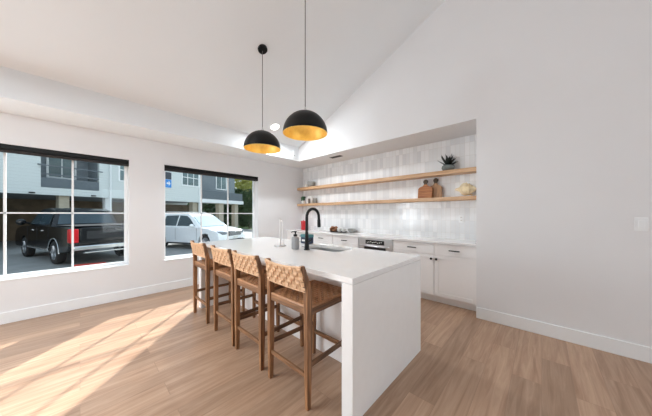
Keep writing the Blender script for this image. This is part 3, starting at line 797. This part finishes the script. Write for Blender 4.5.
# sign on the face
sg = thing('wall_sign', 'blue and dark grey sign on the pale building', 'sign', (-18.2 + -.322 * 7.44 + .946 * .03, -2.5 + .946 * 7.44 + .322 * .03, 3.88), BA)
BLUE = mat('sign_blue', srgb(60, 140, 214), .5, var=.04); CHAR = mat('sign_charcoal', srgb(64, 70, 78), .5, var=.05)
MB().box(-.24, .24, -.02, .02, -.58, .62).build('board', WHT, sg)
MB().box(-.22, .22, -.03, -.021, .06, .60).build('upper_panel', CHAR, sg)
bp_ = MB().box(-.22, .22, -.03, -.021, -.56, .04).build('lower_panel', BLUE, sg)
mk = MB().prism([(-.13, -.30), (.02, -.30), (.02, -.42), (.15, -.24), (.02, -.06), (.02, -.18), (-.13, -.18)], -.036, -.031, lambda a, b, t: (a, t, b))
mk.build('arrow_mark', WHT, bp_, smooth=False)

# foliage
def leafball(mb, c, r, n, size, rn):
    for k in range(n):
        d = Vector((rn.gauss(0, 1), rn.gauss(0, 1), rn.gauss(0, 1))).normalized() * (rn.random() ** .4)
        p = Vector(c) + Vector((d.x * r[0], d.y * r[1], d.z * r[2]))
        a = Vector((rn.uniform(-1, 1), rn.uniform(-1, 1), rn.uniform(-1, 1))).normalized() * size
        b = a.orthogonal().normalized() * size * .6
        mb.add([p - a, p + b, p + a, p - b], [(0, 1, 2, 3)])
def tree(name, label, x, y, h, crown, m, seed, trunk=.15, n=1800, size=.2, cat='tree'):
    t = thing(name, label, cat, (x, y, GZ)); rn = random.Random(seed)
    MB().tube([(0, 0, 0), (.05, .03, h * .35), (0, 0, h * .75)], [trunk, trunk * .8, trunk * .3], 10).build('trunk', DKB, t)
    mb = MB()
    for c, r in crown: leafball(mb, c, r, n // len(crown), size, rn)
    mb.build('foliage', m, t, smooth=False); return t
YG = mat('yellow_green_leaves', srgb(150, 150, 74), .7, var=.35, scale=1.5); DG = mat('dark_green_leaves', srgb(62, 82, 50), .7, var=.35, scale=1.5)
tree('tree', 'tall yellow-green tree beyond the end of the building', -36.2, 18.2, 9.0, [((0, 0, 6.4), (2.6, 2.6, 1.7)), ((-.8, 1.0, 7.6), (2, 2, 1.5)), ((1, .6, 5.4), (1.6, 1.8, 1.3))], YG, 5)
tree('tree', 'dark narrow tree just past the end of the building', -25.0, 13.6, 5.6, [((0, 0, 1.9), (.8, .8, 1.5)), ((0, 0, 3.4), (.65, .65, 1.4))], DG, 6, n=1500, size=.13)
tree('tree', 'broad dark tree behind the open carport', -30.2, 14.6, 5.5, [((0, 0, 1.9), (2.0, 2.0, 1.9)), ((-1.6, -1.2, 1.8), (1.6, 1.6, 1.8)), ((1.7, .4, 1.9), (1.5, 1.5, 1.9)), ((0, 0, 3.6), (1.7, 1.7, 1.5))], DG, 9, n=6000, size=.3)
tree('tree', 'round dark tree seen between the carport columns', -37.5, 13.2, 5, [((0, 0, 1.9), (2.0, 2.0, 1.9)), ((-.8, -1.4, 1.8), (1.8, 1.8, 1.8)), ((.4, 1.2, 2.6), (1.7, 1.7, 1.8))], DG, 10, n=5000, size=.3)
for i, (x, y, r, lb) in enumerate(((-22.6, 13.2, .9, 'low bush on the lawn right of the building'), (-27, 18, 1.2, 'low bush farther out on the lawn'))):
    tree('bush', lb, x, y, r * 1.3, [((0, 0, r * .7), (r, r, r * .65))], YG if i else DG, 20 + i, .05, 700, .11, 'bush')

# ------------------------------------------------------------------ vehicles (local x forward, y left)
TYRE = mat('tyre_rubber', srgb(30, 30, 31), .8, var=.1); RIM = mat('alloy_rim', srgb(170, 172, 175), .3, metal=.8, var=.05)
CGL = mat('car_glass', srgb(54, 70, 78), .05, var=.2, scale=2); REDL = mat('red_lens', srgb(206, 24, 34), .15, var=.05)
CLRL = mat('headlight_lens', srgb(128, 136, 142), .1, var=.3, scale=12, metal=.3)
PLATE = mat('number_plate', srgb(214, 216, 210), .5, var=.03); CHR2 = mat('car_chrome', srgb(206, 208, 208), .18, metal=.9, var=.04)
DPL = mat('dark_plastic', srgb(36, 38, 40), .6, var=.1)
def arc(cx, r, z0, n=10):
    a0 = math.asin(max(-1, min(1, (z0 - .37) / r))) if True else 0
    return [(cx + r * math.cos(a0 + (PI - 2 * a0) * k / n), .37 + r * math.sin(a0 + (PI - 2 * a0) * k / n)) for k in range(n + 1)]
def body(profile, hw, shoulder, taper):
    """profile lofted across the width; outer stations pulled in at nose, tail and shoulder"""
    m = MB(); rings = []
    for f in (-1, -.965, -.88, -.6, 0, .6, .88, .965, 1):
        a = abs(f); k = taper * a ** 3
        e = 1 if a > .99 else 0
        rings.append([(x * (1 - (k if abs(x) > 1.7 else 0)) , f * hw * (1 - .03 * max(0, z - .9)), z - (shoulder * a ** 4 if z > .95 else 0) + (0 if z > .95 else .0)) for x, z in profile])
    return m.loft(rings)
def hwf(h0, h1, z0, z1): return lambda z: h0 + (h1 - h0) * (z - z0) / (z1 - z0)
def cabin(profile, hw):
    rings = []
    for f in (-1, -.93, -.7, 0, .7, .93, 1):
        rings.append([(x, f * hw(z), z + (.03 * (1 - f * f) if z > 1.5 else 0)) for x, z in profile])
    return MB().loft(rings)
def side_pane(par, poly, hw, s):
    MB().prism(poly, .010, -.02, lambda a, b, t: (a, s * (hw(b) + t), b)).build('side_window', CGL, par, smooth=False)
def screen(par, a, b, hw, name, inset=.9, off=.012, m=None):
    a = Vector((a[0], 0, a[1])); b = Vector((b[0], 0, b[1])); d = (b - a).normalized(); n = Vector((-d.z, 0, d.x))
    if n.z < 0: n = -n
    vs = []
    for o in (off + .03, -.02):
        for p in (a + d * .05, b - d * .06):
            for f in (-1, -.5, 0, .5, 1):
                y = f * hw(p.z) * inset; q = p + n * o + Vector((0, y, .028 * (1 - f * f) if p.z > 1.5 else .0)); vs.append(q)
    fs = []
    for k in range(4):
        fs += [(k, k + 1, 6 + k, 5 + k), (10 + k, 15 + k, 16 + k, 11 + k), (k, 10 + k, 11 + k, k + 1), (5 + k, 6 + k, 16 + k, 15 + k)]
    fs += [(0, 5, 15, 10), (4, 14, 19, 9)]
    MB().add(vs, fs).build(name, m or CGL, par)
def wheel(par, x, y, r, s):
    M = Matrix.Rotation(PI / 2 * (-1 if s > 0 else 1), 3, 'X')
    t_ = MB().lathe([(r * .62, -.11), (r * .93, -.11), (r, -.07), (r, .07), (r * .93, .11), (r * .62, .11), (r * .62, -.11)], (x, y, r), 28, M).build('wheel', TYRE, par)
    rm = MB().lathe([(0, .06), (r * .16, .07), (r * .2, .05), (r * .5, .06), (r * .62, .1), (r * .64, .09), (r * .6, .0), (0, .0)], (x, y, r), 28, M)
    for k in range(5):
        a = 2 * PI * k / 5; c = M @ Vector((0, 0, .075))
        p0 = M @ Vector((r * .12 * math.cos(a), r * .12 * math.sin(a), .08)); p1 = M @ Vector((r * .58 * math.cos(a), r * .58 * math.sin(a), .09))
        rm.tube([p0 + Vector((x, y, r)), p1 + Vector((x, y, r))], [.035, .045], 8)
    rm.build('rim', RIM, t_)

def make_suv():
    PAINT = mat('white_car_paint', srgb(236, 240, 242), .22, var=.01, coat=.6)
    h = Vector((.90, .435)).normalized(); ang = math.atan2(h.y, h.x)
    corner = Vector((-10.84, 4.47)); left = Vector((-h.y, h.x))
    c = corner - h * 2.36 + left * .93
    t = thing('suv', 'white suv parked nose toward the building', 'car', (c.x, c.y, GZ), ang)
    P = [(-2.34, .36), (-2.40, .55), (-2.40, .8), (-2.36, 1.0), (-2.28, 1.09), (-1.2, 1.11), (0, 1.10), (.95, 1.09), (1.15, 1.085), (1.6, 1.04), (1.95, .98), (2.18, .91), (2.32, .82), (2.39, .68), (2.41, .5), (2.36, .34), (2.25, .27)]
    P += arc(1.45, .43, .27) + arc(-1.45, .43, .27) + [(-2.2, .28)]
    body(P, .95, .03, .07).build('body', PAINT, t, angle=40)
    hw = hwf(.89, .68, 1.08, 1.78)
    G = [(-2.28, 1.07), (-2.12, 1.45), (-1.92, 1.68), (-1.6, 1.75), (-.9, 1.775), (-.1, 1.76), (.25, 1.70), (.45, 1.58), (1.12, 1.07)]
    cb = cabin(G, hw).build('cabin', PAINT, t, angle=40)
    for s in (-1, 1):
        side_pane(t, [(-.38, 1.13), (.76, 1.13), (.34, 1.50), (.10, 1.63), (-.34, 1.66)], hw, s)
        side_pane(t, [(-1.36, 1.14), (-.46, 1.13), (-.42, 1.66), (-1.26, 1.64)], hw, s)
        side_pane(t, [(-2.02, 1.18), (-1.46, 1.15), (-1.36, 1.62), (-1.8, 1.58)], hw, s)
        mr = MB().ellipsoid((.72, s * 1.03, 1.16), (.07, .12, .085)); mr.tube([(.74, s * .9, 1.12), (.72, s * 1.0, 1.14)], .025, 8); mr.build('mirror', PAINT, t)
        hl = MB(); rg = []
        for q, (xx, yy, zz, a_, b_) in enumerate(((2.30, .50, .80, .02, .05), (2.30, .60, .81, .05, .075), (2.25, .75, .82, .06, .085), (2.10, .89, .835, .07, .075), (1.95, .93, .85, .03, .03))):
            rg.append([(xx + a_ * math.cos(2 * PI * k / 12), s * yy, zz + b_ * math.sin(2 * PI * k / 12)) for k in range(12)])
        hl.loft(rg).build('headlight', CLRL, t, angle=60)
        MB().ellipsoid((2.36, s * .66, .42), (.05, .09, .05)).build('fog_lamp', CLRL, t)
        for x in (-.62, .38): pass
        for x in (-1.25, -.22): MB().box(x - .09, x + .09, s * .955 - .02, s * .955 + .02, .985, 1.015).build('door_handle', PAINT, t, bevel=.008)
        ln = MB()
        for x in (.92, -.42, -1.42): ln.box(x - .006, x + .006, s * .951 - .003, s * .951 + .003, .45, 1.05)
        ln.build('door_seam', DPL, t)
        MB().box(-.98, .98, s * .93 - .03, s * .93 + .03, .25, .33).build('rocker_trim', DPL, t, bevel=.01)
        for x in (-1.45, 1.45): wheel(t, x, s * .83, .37, s)
        MB().tube([(-1.7, s * .60, 1.80), (-1.5, s * .62, 1.835), (-.2, s * .62, 1.825), (.05, s * .60, 1.77)], .018, 8).build('roof_rail', CHR2, t)
    screen(t, (1.12, 1.07), (.40, 1.62), hw, 'windshield', m=mat('sky_reflection_windscreen', srgb(196, 210, 214), .06, var=.06, scale=2))  # pale colour stands in for sky reflected in the glass
    gr = MB().box(2.30, 2.40, -.45, .45, .66, .90).build('grille', DPL, t, bevel=.02)
    for z in (.70, .755, .81, .865): MB().box(2.395, 2.42, -.43, .43, z - .012, z + .012).build('grille_bar', CHR2, gr, bevel=.004)
    bdg = MB().lathe([(.05, 0), (.06, 0), (.065, .012), (.05, .016), (.05, 0)], (2.42, 0, .785), 24, Matrix.Rotation(PI / 2, 3, 'Y')); bdg.build('emblem_ring', CHR2, gr)
    MB().box(2.34, 2.43, -.6, .6, .36, .50).build('lower_intake', DPL, t, bevel=.02)
    MB().box(2.425, 2.44, -.16, .16, .53, .63).build('number_plate', PLATE, t)
    return t
make_suv()

def make_truck():
    PAINT = mat('black_truck_paint', srgb(14, 16, 19), .15, var=.1, spec=.4, coat=.25)
    h = Vector((-.957, -.29)).normalized(); ang = math.atan2(h.y, h.x); right = Vector((h.y, -h.x))
    corner = Vector((-10.80, -.22))
    c = corner + h * 2.92 + right * 1.0
    t = thing('pickup_truck', 'dark pickup truck seen from behind, with red tail light', 'truck', (c.x, c.y, GZ), ang)
    P = [(-2.9, .62), (-2.92, .8), (-2.92, 1.26), (-2.86, 1.30), (-1.2, 1.31), (0, 1.31), (1.15, 1.30), (1.35, 1.29), (2.2, 1.24), (2.6, 1.17), (2.82, 1.05), (2.9, .8), (2.88, .5), (2.7, .42)]
    def arcz(cx): return [(cx + .47 * math.cos(.06 + (PI - .12) * k / 10), .40 + .47 * math.sin(.06 + (PI - .12) * k / 10)) for k in range(11)]
    P += arcz(1.65) + arcz(-1.50) + [(-2.7, .5)]
    body(P, 1.0, .03, .04).build('body', PAINT, t, angle=40)
    hw = hwf(.94, .74, 1.29, 1.93)
    G = [(-1.08, 1.28), (-.98, 1.6), (-.86, 1.84), (-.6, 1.92), (0, 1.94), (.5, 1.91), (.72, 1.84), (1.42, 1.28)]
    cabin(G, hw).build('cabin', PAINT, t, angle=40)
    for s in (-1, 1):
        side_pane(t, [(.14, 1.34), (1.16, 1.34), (.68, 1.77), (.16, 1.82)], hw, s)
        side_pane(t, [(-.82, 1.34), (.06, 1.34), (.08, 1.82), (-.72, 1.80)], hw, s)
        m = MB().ellipsoid((1.12, s * 1.17, 1.42), (.07, .13, .12)); m.tube([(1.15, s * .95, 1.36), (1.12, s * 1.1, 1.40)], .03, 8); m.build('mirror', PAINT, t)
        MB().box(-2.955, -2.72, s * .90 - .095, s * .90 + .105, .80, 1.24).build('tail_light', REDL, t, bevel=.02)
        for x in (-.35, .65): MB().box(x - .1, x + .1, s * 1.0 - .015, s * 1.0 + .018, 1.10, 1.14).build('door_handle', CHR2, t, bevel=.008)
        ln = MB()
        for x in (1.2, .1, -1.05): ln.box(x - .007, x + .007, s * .999 - .003, s * .999 + .003, .6, 1.25)
        ln.build('door_seam', DPL, t)
        MB().tube([(-.98, s * 1.0, .48), (1.12, s * 1.0, .48)], .04, 10).build('running_board', CHR2, t)
        for x in (-1.50, 1.65): wheel(t, x, s * .88, .40, s)
        MB().tube([(-1.50 + .49 * math.cos(q), s * .99, .40 + .49 * math.sin(q)) for q in [PI * k / 14 for k in range(15)]], .022, 8).build('arch_trim', CHR2, t)
    screen(t, (1.42, 1.28), (.74, 1.82), hw, 'windshield'); screen(t, (-1.08, 1.30), (-.87, 1.82), hw, 'rear_window', .86)
    tg = MB().box(-2.945, -2.90, -.78, .78, .80, 1.27).build('tailgate', PAINT, t, bevel=.015)
    MB().box(-2.953, -2.944, -.62, .62, .90, 1.16).build('inset_panel', DPL, tg, bevel=.01)
    MB().lathe([(.045, 0), (.065, 0), (.068, .012), (.045, .016), (.045, 0)], (-2.953, -.44, 1.05), 24, Matrix.Rotation(-PI / 2, 3, 'Y')).build('emblem_ring', CHR2, tg)
    MB().box(-2.975, -2.944, -.12, .12, 1.17, 1.225).build('handle', DPL, tg, bevel=.008)
    b = MB().box(-3.08, -2.90, -.96, .96, .55, .70).build('rear_bumper', CHR2, t, bevel=.03)
    MB().box(-3.09, -3.078, -.45, -.15, .57, .685).build('number_plate', PLATE, b)
    MB().box(-3.04, -2.92, -.7, .7, .44, .49).build('hitch_step', CHR2, t, bevel=.01)
    MB().box(-2.84, -1.18, -.86, .86, 1.315, 1.335).build('bed_cover', DPL, t, bevel=.01)
    return t
make_truck()
ws = thing('wheel_stop', 'red painted parking stop on the asphalt behind the truck', 'parking stop', (-10.55, .22, GZ), 1.35)
MB().prism([(-.1, 0), (.1, 0), (.07, .14), (-.07, .14)], -.36, .36, lambda a, b, t: (t, a, b)).build('block', mat('red_paint', srgb(176, 52, 40), .7, var=.12), ws, bevel=.01)

# ------------------------------------------------------------------ light
wd = bpy.data.worlds.new('sky'); scene.world = wd; wd.use_nodes = True
N = wd.node_tree.nodes; L = wd.node_tree.links; bg = N['Background']
tcw = N.new('ShaderNodeTexCoord'); spw = N.new('ShaderNodeSeparateXYZ'); L.new(tcw.outputs['Generated'], spw.inputs[0])
rw = N.new('ShaderNodeValToRGB'); rw.color_ramp.elements[0].position = .0; rw.color_ramp.elements[0].color = (.84, .89, .94, 1)
rw.color_ramp.elements[1].position = .6; rw.color_ramp.elements[1].color = (.66, .80, 1, 1)
L.new(spw.outputs['Z'], rw.inputs['Fac']); L.new(rw.outputs['Color'], bg.inputs['Color'])
bg.inputs['Strength'].default_value = 1.35

sun = bpy.data.lights.new('sun', 'SUN'); sun.energy = 12; sun.angle = math.radians(1.0); sun.color = (1, .95, .94)
so2 = bpy.data.objects.new('sun', sun); COL.objects.link(so2)
d = Vector((1, -.97, -.71)); so2.rotation_euler = d.to_track_quat('-Z', 'Y').to_euler(); so2.location = (-12, 12, 9)

def area(name, loc, direction, sx_, sy_, power, col=(1, 1, 1)):
    l = bpy.data.lights.new(name, 'AREA'); l.shape = 'RECTANGLE'; l.size = sx_; l.size_y = sy_; l.energy = power; l.color = col
    o = bpy.data.objects.new(name, l); COL.objects.link(o); o.location = loc
    o.rotation_euler = Vector(direction).to_track_quat('-Z', 'Z').to_euler(); return o
# unseen fill lights added at left, right and overhead, plus the ceiling downlight
area('left_fill', (XW + .02, -2.8, 1.35), (1, 0, 0), 1.75, 1.5, 124, (.86, .94, 1))  # added fill behind the viewer, about the size of a window
area('right_fill', (XR - .02, 1.9, 1.5), (-1, 0, 0), 2.2, 2.2, 88, (.86, .94, 1))  # added fill far to the right, brightens the island end
dl = area('downlight_lamp', (-3.77, 2.58, sl(-3.77) - .025), (0, 0, -1), .15, .15, 34, (.90, .96, 1)); dl.data.shape = 'DISK'
dl.rotation_euler = (0, -math.atan(.455), 0)
dl = area('overhead_fill', (-2.2, -.9, 2.6), (-.1, 0, -1), 1.1, 1.1, 54, (.86, .94, 1))  # added unseen fill above, brightens the floor at left

# ------------------------------------------------------------------ camera
cam = bpy.data.cameras.new('camera'); co = bpy.data.objects.new('camera', cam); COL.objects.link(co)
cam.sensor_width = 36; cam.lens = 230.4 / 652 * 36; cam.shift_y = (214.1 - 208) / 652
co.location = (0, 0, 1.32); co.rotation_euler = (PI / 2, 0, math.radians(43.13))
cam.clip_start = .05; cam.clip_end = 300
scene.camera = co
scene.cycles.max_bounces = 12; scene.cycles.diffuse_bounces = 8; scene.cycles.glossy_bounces = 5; scene.cycles.transparent_max_bounces = 12
scene.cycles.use_denoising = True; scene.cycles.sample_clamp_indirect = 8
vs = scene.view_settings; vs.view_transform = 'Standard'; vs.look = 'None'; vs.exposure = .15; vs.gamma = 1; vs.use_curve_mapping = False
